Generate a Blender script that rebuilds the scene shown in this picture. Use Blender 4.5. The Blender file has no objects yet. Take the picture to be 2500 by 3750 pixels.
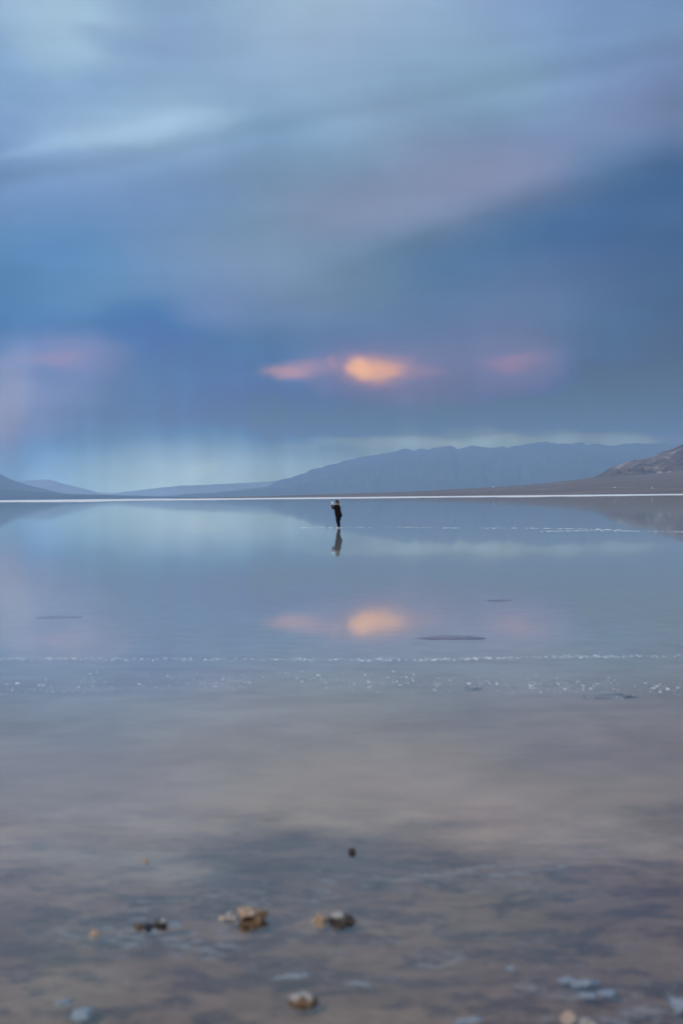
import bpy, bmesh, math, random
from mathutils import Vector, Matrix, Euler, noise

random.seed(7)
S = bpy.context.scene
COL = S.collection
R = math.radians

# ------------------------------------------------------------------ camera
CAM_H = 1.85
FPX = 50.0 / 36.0 * 3750.0            # focal length in photo pixels
PITCH = math.atan((1875 - 1818) / FPX)
ROLL = R(0.6)
cam_data = bpy.data.cameras.new("camera")
cam = bpy.data.objects.new("camera", cam_data)
COL.objects.link(cam)
S.camera = cam
cam_data.sensor_fit = 'VERTICAL'
cam_data.sensor_height = 36.0
cam_data.sensor_width = 24.0
cam_data.lens = 50.0
cam_data.clip_start = 0.1
cam_data.clip_end = 200000.0
cam.location = (0, 0, CAM_H)
CAM_ROT = (Euler((R(90) - PITCH, 0, 0), 'XYZ').to_matrix() @ Matrix.Rotation(-ROLL, 3, 'Z'))
cam.rotation_euler = CAM_ROT.to_euler()
cam_data.dof.use_dof = True
cam_data.dof.focus_distance = 84.0
cam_data.dof.aperture_fstop = 1.9


def ray(px, py):
    """direction of a photo pixel (2500 x 3750)"""
    d = Vector(((px - 1250) / FPX, -(py - 1875) / FPX, -1.0))
    return (CAM_ROT @ d).normalized()


def azel(px, py):
    d = ray(px, py)
    return math.atan2(d.x, d.y), math.asin(d.z)


def G(x, y, z=0.0):
    """point of the water level for a position measured on the 1568-wide view"""
    d = ray(x * 2500 / 1568, y * 2500 / 1568)
    t = (z - CAM_H) / d.z
    return Vector((d.x * t, d.y * t, z))


# ------------------------------------------------------------------ world / sky
SUN_AZ = R(215)      # from behind the camera, left
SUN_EL = R(38)
SKY_STRENGTH = 0.1
HAZE_DENSITY = 6.0e-5
HAZE_TOP = 960.0
HAZE_L = (0.194, 0.308, 0.522)       # light the haze itself sends towards the camera (measured)


def lin(c):
    return tuple((v / 255 / 12.92) if v / 255 <= 0.04045 else (((v / 255) + 0.055) / 1.055) ** 2.4 for v in c)


ROWS_Y = [40, 190, 340, 490, 640, 790, 940, 1090, 1240, 1390, 1540, 1640, 1740]
ROWS = [
 [(150,178,212),(160,190,216),(136,164,200),(150,178,208),(156,180,208),(148,174,206),(136,162,200),(124,152,194),(112,140,180)],
 [(134,166,206),(158,188,216),(140,168,206),(146,174,206),(148,172,204),(142,170,202),(134,162,196),(122,150,190),(120,144,182)],
 [(134,168,206),(134,166,206),(142,172,206),(140,168,202),(140,168,200),(130,158,190),(130,160,190),(120,144,184),(112,132,172)],
 [(130,160,204),(150,180,212),(150,180,212),(128,160,194),(132,160,192),(130,152,184),(122,144,182),(120,140,178),(104,122,158)],
 [(120,154,200),(128,160,202),(124,156,198),(124,152,188),(124,152,184),(130,146,180),(132,142,176),(98,126,166),(72,104,150)],
 [(110,146,194),(112,148,194),(116,148,192),(120,150,184),(130,146,178),(126,144,178),(92,124,166),(76,110,158),(74,106,150)],
 [(94,138,188),(94,138,188),(116,148,188),(120,146,180),(116,144,178),(94,126,166),(84,118,162),(76,106,152),(72,104,148)],
 [(86,130,180),(98,138,184),(100,136,182),(112,138,178),(114,140,174),(96,126,166),(98,124,166),(88,114,156),(78,106,148)],
 [(88,130,186),(84,124,178),(78,120,172),(92,126,172),(98,126,170),(102,126,168),(102,122,162),(88,116,156),(78,110,150)],
 [(120,144,190),(116,138,184),(90,128,176),(82,122,172),(104,126,170),(114,126,166),(104,120,162),(88,114,152),(76,108,148)],
 [(132,148,190),(112,140,184),(100,138,182),(84,122,168),(98,126,166),(104,132,168),(98,120,160),(84,112,152),(76,108,150)],
 [(116,147,194),(118,154,194),(144,170,200),(136,164,196),(126,152,184),(140,162,186),(138,162,184),(132,156,182),(130,154,182)],
 [(126,160,200),(146,177,206),(160,185,208),(154,179,204),(146,170,196),(144,167,192),(136,162,184),(130,155,182),(128,152,180)],
]
# soft glows where low light reaches the cloud: x, y, rx, ry (1568 view), colour, strength
GLOWS = [
 (330, 296, 200, 24, 9, (164,194,220), 0.55, 1.2),
 (130, 340, 120, 12, 8, (156,188,214), 0.40, 1.2),
 (130, 70, 100, 100, 0, (168,198,220), 0.45, 1.2),
 (285, 95, 110, 26, -8, (124,154,195), 0.40, 1.2),
 (345, 752, 120, 52, 0, (68,112,168), 0.80, 1.2),
 (480, 720, 80, 40, 0, (122,138,182), 0.35, 1.2),
 (160, 815, 130, 50, 0, (136,138,178), 0.60, 1.3),
 (125, 828, 60, 18, 0, (152,140,174), 0.50, 1.3),
 (15, 930, 46, 130, -10, (158,162,192), 0.50, 1.2),
 (865, 850, 165, 64, 0, (128,126,166), 0.65, 1.2),
 (690, 850, 84, 20, 3, (160,140,168), 0.65, 1.2),
 (668, 854, 48, 11, 3, (188,148,162), 0.55, 1.2),
 (767, 834, 10, 18, 0, (160,138,165), 0.55, 1.2),
 (862, 842, 72, 36, 0, (196,152,160), 0.75, 1.2),
 (868, 843, 46, 22, 0, (232,176,154), 0.85, 1.2),
 (830, 841, 27, 22, 0, (244,186,156), 0.92, 1.2),
 (965, 858, 40, 13, 0, (156,136,164), 0.45, 1.2),
 (1185, 830, 96, 56, 0, (124,124,162), 0.60, 1.3),
 (1176, 832, 60, 20, 3, (148,128,158), 0.65, 1.2),
 (1000, 1016, 260, 12, 0, (148,168,186), 0.60, 1.2),
 (1420, 1008, 190, 13, 0, (138,158,182), 0.45, 1.2),
 (465, 1082, 40, 16, 0, (168,190,204), 0.45, 1.2),
]


def build_world():
    w = bpy.data.worlds.new("World")
    S.world = w
    w.use_nodes = True
    w.cycles.sampling_method = 'MANUAL'; w.cycles.sample_map_resolution = 512
    nt = w.node_tree
    nt.nodes.clear()
    N, L = nt.nodes.new, nt.links.new

    def math_(op, a, b=None, c=None, clamp=False):
        n = N('ShaderNodeMath'); n.operation = op; n.use_clamp = clamp
        for i, v in enumerate((a, b, c)):
            if v is None: continue
            if isinstance(v, (int, float)): n.inputs[i].default_value = v
            else: L(v, n.inputs[i])
        return n.outputs[0]

    tc = N('ShaderNodeTexCoord')
    sep = N('ShaderNodeSeparateXYZ'); L(tc.outputs['Generated'], sep.inputs[0])
    az0 = math_('ARCTAN2', sep.outputs[0], sep.outputs[1])
    el0 = math_('ARCSINE', math_('MINIMUM', math_('MAXIMUM', sep.outputs[2], -1.0), 1.0))

    def noise_(vec, scale, detail=3.0, rough=0.5):
        n = N('ShaderNodeTexNoise'); n.inputs['Scale'].default_value = scale
        n.inputs['Detail'].default_value = detail; n.inputs['Roughness'].default_value = rough
        L(vec, n.inputs['Vector'])
        return n
    # wind-drawn distortion of the cloud field
    sc = N('ShaderNodeVectorMath'); sc.operation = 'MULTIPLY'; sc.inputs[1].default_value = (1, 1, 1.8)
    L(tc.outputs['Generated'], sc.inputs[0])
    dn = noise_(sc.outputs[0], 7.0, 4.0, 0.5)
    ds = N('ShaderNodeSeparateColor'); L(dn.outputs['Color'], ds.inputs[0])
    az = math_('MULTIPLY_ADD', math_('SUBTRACT', ds.outputs[0], 0.5), 0.055, az0)
    el = math_('MULTIPLY_ADD', math_('SUBTRACT', ds.outputs[1], 0.5), 0.030, el0)

    A = math.atan(1250 / FPX)
    u = math_('PINGPONG', math_('MULTIPLY_ADD', az, 1 / (2 * A), 0.5), 1.0)
    EMAX = R(20)
    v = math_('DIVIDE', el, EMAX, clamp=True)

    # control points of the cloud colour field
    els = [azel(1250, y)[1] for y in ROWS_Y]
    P = [[tuple(v * k for v, k in zip(lin(c), (0.97, 0.97, 0.95) if r < 4 or r > 10 else (0.95, 0.925, 0.905))) for c in row] for r, row in enumerate(ROWS)]
    nr, nc = len(P), len(P[0])

    def sharpen(get, n):
        out = []
        for i in range(n):
            a, b, c = get(max(i - 1, 0)), get(i), get(min(i + 1, n - 1))
            out.append(tuple(max(0.01, 1.5 * y - 0.25 * (x + z)) for x, y, z in zip(a, b, c)))
        return out
    P = [sharpen(lambda i, r=r: P[r][i], nc) for r in range(nr)]
    cols = [sharpen(lambda i, c=c: P[i][c], nr) for c in range(nc)]
    P = [[cols[c][r] for c in range(nc)] for r in range(nr)]
    order = list(range(nr))[::-1]                       # low elevation first
    pos = [max(0.0, min(1.0, els[r] / EMAX)) for r in order]
    # outside the frame the field ends on its own mean brightness
    total = None
    k = 0
    while k < nr:
        wr = N('ShaderNodeValToRGB'); cr = wr.color_ramp; cr.interpolation = 'B_SPLINE'
        while len(cr.elements) < nr: cr.elements.new(0.5)
        for i, e in enumerate(cr.elements): e.position = pos[i]
        for i, e in enumerate(cr.elements):
            e.color = (1.0 if i == k else 0, 1.0 if i == k + 1 else 0, 1.0 if i == k + 2 else 0, 1)
        L(v, wr.inputs[0])
        ws = N('ShaderNodeSeparateColor'); L(wr.outputs[0], ws.inputs[0])
        for j in range(3):
            if k + j >= nr: break
            cr_n = N('ShaderNodeValToRGB'); c2 = cr_n.color_ramp; c2.interpolation = 'B_SPLINE'
            while len(c2.elements) < nc: c2.elements.new(0.5)
            for i, e in enumerate(c2.elements): e.position = i / (nc - 1)
            for i, e in enumerate(c2.elements):
                e.color = (*P[order[k + j]][i], 1)
            L(u, cr_n.inputs[0])
            sm = N('ShaderNodeVectorMath'); sm.operation = 'SCALE'
            L(cr_n.outputs[0], sm.inputs[0]); L(ws.outputs[j], sm.inputs['Scale'])
            if total is None: total = sm.outputs[0]
            else:
                ad = N('ShaderNodeVectorMath'); ad.operation = 'ADD'
                L(total, ad.inputs[0]); L(sm.outputs[0], ad.inputs[1]); total = ad.outputs[0]
        k += 3

    # long wind streaks, rising to the right, all round the sky
    cmb = N('ShaderNodeCombineXYZ'); L(az0, cmb.inputs[0]); L(el0, cmb.inputs[1])
    mp = N('ShaderNodeMapping'); mp.inputs['Rotation'].default_value = (0, 0, R(-14)); mp.inputs['Scale'].default_value = (3.0, 22.0, 1)
    mp.vector_type = 'POINT'
    L(cmb.outputs[0], mp.inputs['Vector'])
    st = noise_(mp.outputs[0], 1.6, 5.0, 0.55)
    streak = math_('MULTIPLY_ADD', math_('SUBTRACT', st.outputs[0], 0.5), 0.30, 1.0)
    big = noise_(tc.outputs['Generated'], 11.0, 5.0, 0.58)
    lump = math_('MULTIPLY_ADD', math_('SUBTRACT', big.outputs[0], 0.5), 0.36, 1.0)
    # rain curtains hanging under the cloud base
    mp2 = N('ShaderNodeMapping'); mp2.inputs['Scale'].default_value = (34.0, 2.6, 1); mp2.inputs['Rotation'].default_value = (0, 0, R(5))
    L(cmb.outputs[0], mp2.inputs['Vector'])
    rn = noise_(mp2.outputs[0], 1.0, 3.0, 0.5)
    win = N('ShaderNodeMapRange'); win.interpolation_type = 'SMOOTHSTEP'
    win.inputs['From Min'].default_value = R(8.5); win.inputs['From Max'].default_value = R(1.5)
    L(el0, win.inputs['Value'])
    rain = math_('MULTIPLY_ADD', math_('MULTIPLY', math_('SUBTRACT', rn.outputs[0], 0.5), win.outputs[0]), 0.62, 1.0)
    mod = math_('MULTIPLY', math_('MULTIPLY', streak, lump), rain)

    # two long cloud edges running up to the right
    def edge(points, half, stops, mask):
        pts = [azel(x * 2500 / 1568, y * 2500 / 1568) for x, y in points]
        (a0, e0), (a1, e1), (a2, e2) = pts                   # parabola through three points
        d0 = e0 / ((a0 - a1) * (a0 - a2)); d1 = e1 / ((a1 - a0) * (a1 - a2)); d2 = e2 / ((a2 - a0) * (a2 - a1))
        A2 = d0 + d1 + d2
        A1 = -(d0 * (a1 + a2) + d1 * (a0 + a2) + d2 * (a0 + a1))
        A0 = d0 * a1 * a2 + d1 * a0 * a2 + d2 * a0 * a1
        azc = math_('MINIMUM', math_('MAXIMUM', az0, -0.5), 0.5)
        line = math_('MULTIPLY_ADD', math_('MULTIPLY_ADD', azc, A2, A1), azc, A0)
        wob = math_('MULTIPLY', math_('SUBTRACT', ds.outputs[2], 0.5), 0.012)
        w_ = math_('MULTIPLY_ADD', math_('ADD', math_('SUBTRACT', el0, line), wob), 0.5 / half, 0.5, True)
        r = N('ShaderNodeValToRGB'); cr = r.color_ramp; cr.interpolation = 'B_SPLINE'
        while len(cr.elements) < len(stops): cr.elements.new(0.5)
        for e_, (p_, v_) in zip(cr.elements, stops): e_.position = p_; e_.color = (v_ * 0.5, v_ * 0.5, v_ * 0.5, 1)
        L(w_, r.inputs[0])
        m_ = N('ShaderNodeMapRange'); m_.interpolation_type = 'SMOOTHSTEP'
        m_.inputs['From Min'].default_value, m_.inputs['From Max'].default_value = mask
        L(az0, m_.inputs['Value'])
        return math_('MULTIPLY_ADD', math_('SUBTRACT', math_('MULTIPLY', r.outputs[0], 2.0), 1.0), m_.outputs[0], 1.0)
    px = 2500 / 1568 / FPX
    mod = math_('MULTIPLY', mod, edge([(0, 412), (800, 268), (1568, 112)], 110 * px,
              [(0.0, 1.0), (0.22, 1.0), (0.36, 1.10), (0.42, 1.06), (0.50, 0.89), (0.58, 0.90), (0.72, 1.09), (0.86, 1.03), (1.0, 1.0)], (1.2, -0.6)))
    mod = math_('MULTIPLY', mod, edge([(760, 610), (1160, 455), (1568, 342)], 120 * px,
              [(0.0, 1.0), (0.25, 0.95), (0.42, 0.88), (0.50, 1.0), (0.60, 1.08), (0.78, 1.05), (1.0, 1.0)], (-0.06, 0.05)))

    # glows
    cd = N('ShaderNodeCombineXYZ')
    fn = noise_(sc.outputs[0], 26.0, 2.0, 0.5)
    fs = N('ShaderNodeSeparateColor'); L(fn.outputs['Color'], fs.inputs[0])
    L(math_('MULTIPLY_ADD', math_('SUBTRACT', fs.outputs[0], 0.5), 0.022, az0), cd.inputs[0])
    L(math_('MULTIPLY_ADD', math_('SUBTRACT', fs.outputs[1], 0.5), 0.017, el0), cd.inputs[1])
    col = total
    k15 = 2500 / 1568
    for (x, y, rx, ry, rot, c, s, p) in GLOWS:
        a, e = azel(x * k15, y * k15)
        ra, re = rx * k15 / FPX * 1.75, ry * k15 / FPX * 1.75
        m = N('ShaderNodeMapping'); m.vector_type = 'TEXTURE'
        m.inputs['Location'].default_value = (a, e, 0)
        m.inputs['Rotation'].default_value = (0, 0, R(rot))
        m.inputs['Scale'].default_value = (ra, re, 1)
        L(cd.outputs[0], m.inputs['Vector'])
        g = N('ShaderNodeTexGradient'); g.gradient_type = 'SPHERICAL'
        L(m.outputs[0], g.inputs[0])
        mr = N('ShaderNodeMapRange'); mr.interpolation_type = 'SMOOTHERSTEP'
        mr.inputs['From Min'].default_value = 0.0
        mr.inputs['From Max'].default_value = 0.95 if p > 1 else (0.92 if p > 0.8 else 0.62)
        mr.inputs['To Max'].default_value = s
        L(g.outputs['Fac'], mr.inputs['Value'])
        mx = N('ShaderNodeMix'); mx.data_type = 'RGBA'
        L(mr.outputs[0], mx.inputs['Factor']); L(col, mx.inputs['A'])
        mx.inputs['B'].default_value = (*lin(c), 1)
        col = mx.outputs['Result']
    sky = N('ShaderNodeTexSky'); sky.sky_type = 'NISHITA'; sky.sun_disc = False
    sky.sun_elevation = SUN_EL; sky.sun_rotation = SUN_AZ

    # the cloud stands behind the valley haze: its own radiance is what is seen minus the haze's share
    path = math_('MINIMUM', math_('DIVIDE', HAZE_TOP, math_('MAXIMUM', sep.outputs[2], 0.001)), 26800.0)
    tr = math_('POWER', math.e, math_('MULTIPLY', path, -HAZE_DENSITY))
    veil = N('ShaderNodeVectorMath'); veil.operation = 'SCALE'; veil.inputs[0].default_value = HAZE_L
    L(math_('SUBTRACT', 1.0, tr), veil.inputs['Scale'])
    gain = math_('DIVIDE', 1 / SKY_STRENGTH, tr)

    def finish(c):
        s0 = N('ShaderNodeVectorMath'); s0.operation = 'SCALE'
        L(c, s0.inputs[0]); L(mod, s0.inputs['Scale'])
        s1 = N('ShaderNodeVectorMath'); s1.operation = 'SUBTRACT'; L(s0.outputs[0], s1.inputs[0]); L(veil.outputs[0], s1.inputs[1])
        s2 = N('ShaderNodeVectorMath'); s2.operation = 'MAXIMUM'; L(s1.outputs[0], s2.inputs[0]); s2.inputs[1].default_value = (0.004, 0.006, 0.01)
        sm = N('ShaderNodeVectorMath'); sm.operation = 'SCALE'
        L(s2.outputs[0], sm.inputs[0]); L(gain, sm.inputs['Scale'])
        mx = N('ShaderNodeMix'); mx.data_type = 'RGBA'; mx.inputs['Factor'].default_value = 0.96   # cloud cover
        L(sky.outputs[0], mx.inputs['A']); L(sm.outputs[0], mx.inputs['B'])
        bg = N('ShaderNodeBackground'); bg.inputs['Strength'].default_value = SKY_STRENGTH
        L(mx.outputs['Result'], bg.inputs[0])
        return bg.outputs[0]
    # the glows lie within 40 degrees of north; elsewhere the plain cloud field (same value at the limit) saves time
    near = math_('GREATER_THAN', sep.outputs[1], 0.77)
    ms = N('ShaderNodeMixShader')
    L(near, ms.inputs[0]); L(finish(total), ms.inputs[1]); L(finish(col), ms.inputs[2])
    out = N('ShaderNodeOutputWorld'); L(ms.outputs[0], out.inputs[0])


build_world()

# ------------------------------------------------------------------ sun, exposure, render
sd = bpy.data.lights.new("sun", 'SUN'); sd.energy = 2.4; sd.angle = R(12); sd.color = (1.0, 0.89, 0.77)
sun = bpy.data.objects.new("sun", sd); COL.objects.link(sun)
sdir = Vector((math.sin(SUN_AZ) * math.cos(SUN_EL), math.cos(SUN_AZ) * math.cos(SUN_EL), math.sin(SUN_EL)))
sun.rotation_euler = sdir.to_track_quat('Z', 'Y').to_euler()
sun.location = (0, 0, 50)
S.view_settings.view_transform = 'Standard'
S.view_settings.look = 'None'
S.view_settings.exposure = 0.0
S.view_settings.gamma = 1.0
S.render.engine = 'CYCLES'
S.cycles.use_denoising = True
S.cycles.max_bounces = 8
S.cycles.volume_bounces = 1
S.cycles.transparent_max_bounces = 12
S.cycles.caustics_reflective = False
S.cycles.caustics_refractive = False
S.cycles.sample_clamp_indirect = 4.0


# ------------------------------------------------------------------ helpers
def tag(o, label, cat, group=None, kind=None):
    o["label"] = label; o["category"] = cat
    if group: o["group"] = group
    if kind: o["kind"] = kind
    return o


def obj(name, mesh, mat=None, parent=None, loc=None):
    o = bpy.data.objects.new(name, mesh); COL.objects.link(o)
    if mat is not None and not mesh.materials: mesh.materials.append(mat)
    if parent: o.parent = parent
    if loc is not None: o.location = loc
    return o


def empty(name, loc, rz=0.0):
    o = bpy.data.objects.new(name, None); COL.objects.link(o)
    o.location = loc; o.rotation_euler = (0, 0, rz); o.empty_display_size = 0.2
    return o


def mesh_from(name, verts, faces, smooth=True):
    m = bpy.data.meshes.new(name); m.from_pydata(verts, [], faces); m.update()
    if smooth: m.polygons.foreach_set('use_smooth', [True] * len(m.polygons))
    return m


def bm_mesh(name, bm, smooth=True):
    m = bpy.data.meshes.new(name); bm.to_mesh(m); bm.free()
    if smooth: m.polygons.foreach_set('use_smooth', [True] * len(m.polygons))
    return m


class NT:
    """small node-graph writer"""
    def __init__(self, name):
        self.mat = bpy.data.materials.new(name); self.mat.use_nodes = True
        self.nt = self.mat.node_tree; self.nt.nodes.clear()
        self.out = self.n('ShaderNodeOutputMaterial')

    def n(self, t, **kw):
        x = self.nt.nodes.new(t)
        for k, v in kw.items(): setattr(x, k, v)
        return x

    def l(self, a, b): self.nt.links.new(a, b)

    def pos(self, scale=(1, 1, 1), kind='Object', rot=(0, 0, 0)):
        tc = self.n('ShaderNodeTexCoord'); mp = self.n('ShaderNodeMapping')
        mp.inputs['Scale'].default_value = scale; mp.inputs['Rotation'].default_value = rot
        self.l(tc.outputs[kind], mp.inputs[0]); return mp.outputs[0]

    def noise(self, vec, scale, detail=4.0, rough=0.55, dist=0.0):
        x = self.n('ShaderNodeTexNoise')
        x.inputs['Scale'].default_value = scale; x.inputs['Detail'].default_value = detail
        x.inputs['Roughness'].default_value = rough; x.inputs['Distortion'].default_value = dist
        self.l(vec, x.inputs['Vector']); return x.outputs[0]

    def ramp(self, fac, stops, interp='LINEAR'):
        x = self.n('ShaderNodeValToRGB'); cr = x.color_ramp; cr.interpolation = interp
        while len(cr.elements) < len(stops): cr.elements.new(0.5)
        for e, (p, c) in zip(cr.elements, stops):
            e.position = p
            e.color = (*c, 1) if isinstance(c, (tuple, list)) else (c, c, c, 1)
        self.l(fac, x.inputs[0]); return x.outputs[0]

    def mix(self, fac, a, b, blend='MIX'):
        x = self.n('ShaderNodeMix', data_type='RGBA', blend_type=blend)
        for s, v in (('Factor', fac), ('A', a), ('B', b)):
            if isinstance(v, (int, float)): x.inputs[s].default_value = v
            elif isinstance(v, (tuple, list)): x.inputs[s].default_value = (*v, 1)
            else: self.l(v, x.inputs[s])
        return x.outputs['Result']

    def math(self, op, a, b=None, clamp=False):
        x = self.n('ShaderNodeMath', operation=op, use_clamp=clamp)
        for i, v in enumerate((a, b)):
            if v is None: continue
            if isinstance(v, (int, float)): x.inputs[i].default_value = v
            else: self.l(v, x.inputs[i])
        return x.outputs[0]

    def bump(self, h, strength, dist):
        b = self.n('ShaderNodeBump'); b.inputs['Strength'].default_value = strength; b.inputs['Distance'].default_value = dist
        self.l(h, b.inputs['Height']); return b.outputs[0]

    def principled(self, color, rough=0.8, normal=None, spec=0.3, metal=0.0, emis=None, estr=0.0):
        p = self.n('ShaderNodeBsdfPrincipled')
        for s, v in (('Base Color', color), ('Roughness', rough)):
            if isinstance(v, (int, float)): p.inputs[s].default_value = v
            elif isinstance(v, (tuple, list)): p.inputs[s].default_value = (*v, 1)
            else: self.l(v, p.inputs[s])
        p.inputs['Specular IOR Level'].default_value = spec
        p.inputs['Metallic'].default_value = metal
        if normal is not None: self.l(normal, p.inputs['Normal'])
        if emis is not None:
            p.inputs['Emission Color'].default_value = (*emis, 1); p.inputs['Emission Strength'].default_value = estr
        self.l(p.outputs[0], self.out.inputs[0])
        return self.mat


def simple(name, color, rough=0.6, var=0.15, scale=8.0, spec=0.3, metal=0.0, emis=None, estr=0.0):
    t = NT(name)
    nz = t.noise(t.pos(), scale)
    c = t.mix(nz, tuple(v * (1 - var) for v in color), tuple(min(1, v * (1 + var)) for v in color))
    return t.principled(c, rough, None, spec, metal, emis, estr)


# ------------------------------------------------------------------ materials
def mat_bed():
    t = NT("lake_bed_mud")
    p = t.pos((0.8, 1.0, 1.0))
    big = t.noise(p, 0.75, 4, 0.6, 0.4)
    mid = t.noise(p, 3.0, 8, 0.70, 0.25)
    fine = t.noise(p, 15.0, 5, 0.65)
    # near the bank dark mud, farther out the pale salt floor of the pan
    sep = t.n('ShaderNodeSeparateXYZ'); tc = t.n('ShaderNodeTexCoord'); t.l(tc.outputs['Object'], sep.inputs[0])
    far = t.n('ShaderNodeMapRange', interpolation_type='SMOOTHSTEP')
    far.inputs['From Min'].default_value = 6.6; far.inputs['From Max'].default_value = 9.0
    t.l(t.math('ADD', sep.outputs[1], t.math('ADD', t.math('MULTIPLY', t.math('SUBTRACT', big, 0.5), 2.6), t.math('MULTIPLY', t.math('SUBTRACT', mid, 0.5), 2.4))), far.inputs['Value'])
    ps = t.pos((0.55, 1.0, 1.0))
    mot = t.noise(ps, 14.0, 6, 0.72, 0.3)
    base = t.ramp(t.math('ADD', t.math('MULTIPLY', big, 0.5), t.math('MULTIPLY', mot, 0.5)),
                  [(0.38, (0.130, 0.076, 0.050)), (0.50, (0.200, 0.118, 0.076)), (0.62, (0.285, 0.175, 0.116))])
    pat = t.noise(t.pos((0.65, 1.0, 1.0)), 4.2, 8, 0.72, 0.3)
    pk = t.ramp(t.math('ADD', t.math('MULTIPLY', pat, 0.85), t.math('MULTIPLY', big, 0.15)), [(0.470, 1.0), (0.515, 0.0)])
    dark = t.ramp(mot, [(0.40, (0.052, 0.030, 0.026)), (0.60, (0.125, 0.076, 0.060))])
    mud = t.mix(t.math('MULTIPLY', pk, 0.92), base, dark)
    pan = t.ramp(t.math('ADD', t.math('MULTIPLY', big, 0.6), t.math('MULTIPLY', mid, 0.4)), [(0.35, (0.36, 0.250, 0.168)), (0.6, (0.52, 0.365, 0.245))])
    c = t.mix(far.outputs[0], mud, pan)
    # beyond that the clean white salt crust of the pan
    saltz = t.n('ShaderNodeMapRange', interpolation_type='SMOOTHSTEP')
    saltz.inputs['From Min'].default_value = 10.5; saltz.inputs['From Max'].default_value = 19.0
    t.l(t.math('ADD', sep.outputs[1], t.math('MULTIPLY', t.math('SUBTRACT', big, 0.5), 5.0)), saltz.inputs['Value'])
    c = t.mix(saltz.outputs[0], c, t.ramp(mid, [(0.35, (0.47, 0.48, 0.45)), (0.62, (0.58, 0.60, 0.57))]))
    # pale salt bloom
    sb = t.ramp(t.math('ADD', t.math('MULTIPLY', t.noise(t.pos((0.75, 1.0, 1.0)), 13.0, 6, 0.72, 0.3), 0.6), t.math('MULTIPLY', t.noise(ps, 1.1, 3, 0.5), 0.4)), [(0.555, 0.0), (0.64, 1.0)])
    c = t.mix(t.math('MULTIPLY', sb, t.math('SUBTRACT', 0.75, t.math('MULTIPLY', far.outputs[0], 0.5))), c, (0.31, 0.285, 0.275))
    return t.principled(c, 0.85, t.bump(fine, 0.5, 0.01), 0.2)


def mat_water():
    t = NT("shallow_brine")
    p = t.pos((0.25, 1.6, 1.0))
    rp = t.math('ADD', t.noise(p, 1.2, 3, 0.5), t.math('MULTIPLY', t.noise(p, 6.0, 2, 0.5), 0.25))
    nrm = t.bump(rp, 0.03, 0.004)
    # Fresnel reflectance of water, the same for light going in and coming out
    ge = t.n('ShaderNodeNewGeometry')
    dt = t.n('ShaderNodeVectorMath', operation='DOT_PRODUCT'); t.l(ge.outputs['Incoming'], dt.inputs[0]); t.l(ge.outputs['Normal'], dt.inputs[1])
    g1 = t.math('SUBTRACT', 1.0, t.math('ABSOLUTE', dt.outputs['Value']), True)
    fac = t.math('ADD', t.math('MULTIPLY', t.math('POWER', g1, 5.0), 0.98), 0.02)
    gl = t.n('ShaderNodeBsdfGlossy'); gl.inputs['Roughness'].default_value = 0.03
    gl.inputs['Color'].default_value = (0.96, 0.97, 0.96, 1)
    t.l(nrm, gl.inputs['Normal'])
    tr = t.n('ShaderNodeBsdfTransparent'); tr.inputs['Color'].default_value = (0.93, 0.95, 0.95, 1)
    mx = t.n('ShaderNodeMixShader')
    t.l(fac, mx.inputs[0]); t.l(tr.outputs[0], mx.inputs[1]); t.l(gl.outputs[0], mx.inputs[2])
    t.l(mx.outputs[0], t.out.inputs[0])
    return t.mat


def mat_terrain(name, stops, scale, streak, bump=0.6, bdist=8.0, veg=None):
    t = NT(name)
    p = t.pos(streak)
    a = t.noise(p, scale, 8, 0.62, 0.7)
    b = t.noise(t.pos(), scale * 9, 5, 0.6)
    c = t.ramp(t.math('ADD', t.math('MULTIPLY', a, 0.75), t.math('MULTIPLY', b, 0.25)), stops)
    return t.principled(c, 0.95, t.bump(t.math('ADD', a, t.math('MULTIPLY', b, 0.3)), bump, bdist), 0.1)


def mat_rock(name, c1, c2, c3, scale=14.0):
    t = NT(name)
    a = t.noise(t.pos(), scale, 6, 0.65, 0.4)
    b = t.noise(t.pos(), scale * 4, 4, 0.6)
    c = t.ramp(t.math('ADD', t.math('MULTIPLY', a, 0.7), t.math('MULTIPLY', b, 0.3)), [(0.36, c1), (0.52, c2), (0.66, c3)])
    return t.principled(c, 0.75, t.bump(t.math('ADD', a, b), 0.7, 0.01), 0.35)


M_bed = mat_bed()
M_water = mat_water()
M_ground = mat_terrain("valley_ground", [(0.35, (0.14, 0.12, 0.115)), (0.65, (0.23, 0.20, 0.185))], 0.002, (1, 1, 1))
M_saltflat = mat_terrain("dry_salt", [(0.30, (0.70, 0.71, 0.73)), (0.55, (0.82, 0.82, 0.83)), (0.8, (0.86, 0.86, 0.86))], 0.01, (0.3, 1, 1), 0.2, 0.2)
M_fan = mat_terrain("alluvial_gravel", [(0.36, (0.115, 0.088, 0.080)), (0.50, (0.170, 0.132, 0.118)), (0.62, (0.225, 0.178, 0.160))], 0.006, (0.35, 1.0, 1.0), 0.5, 5.0)
M_lowfan = mat_terrain("far_gravel", [(0.4, (0.035, 0.035, 0.045)), (0.62, (0.06, 0.058, 0.065))], 0.004, (0.3, 1, 1))
M_hill = mat_terrain("bare_hill_rock", [(0.38, (0.030, 0.024, 0.030)), (0.46, (0.110, 0.076, 0.074)), (0.54, (0.185, 0.130, 0.115)), (0.60, (0.420, 0.350, 0.310))], 0.0042, (1.0, 0.7, 2.2), 1.0, 40.0)
M_mount = mat_terrain("far_mountain_rock", [(0.38, (0.060, 0.056, 0.060)), (0.62, (0.100, 0.090, 0.090))], 0.0009, (1, 1, 2), 0.3, 40.0)
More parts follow.
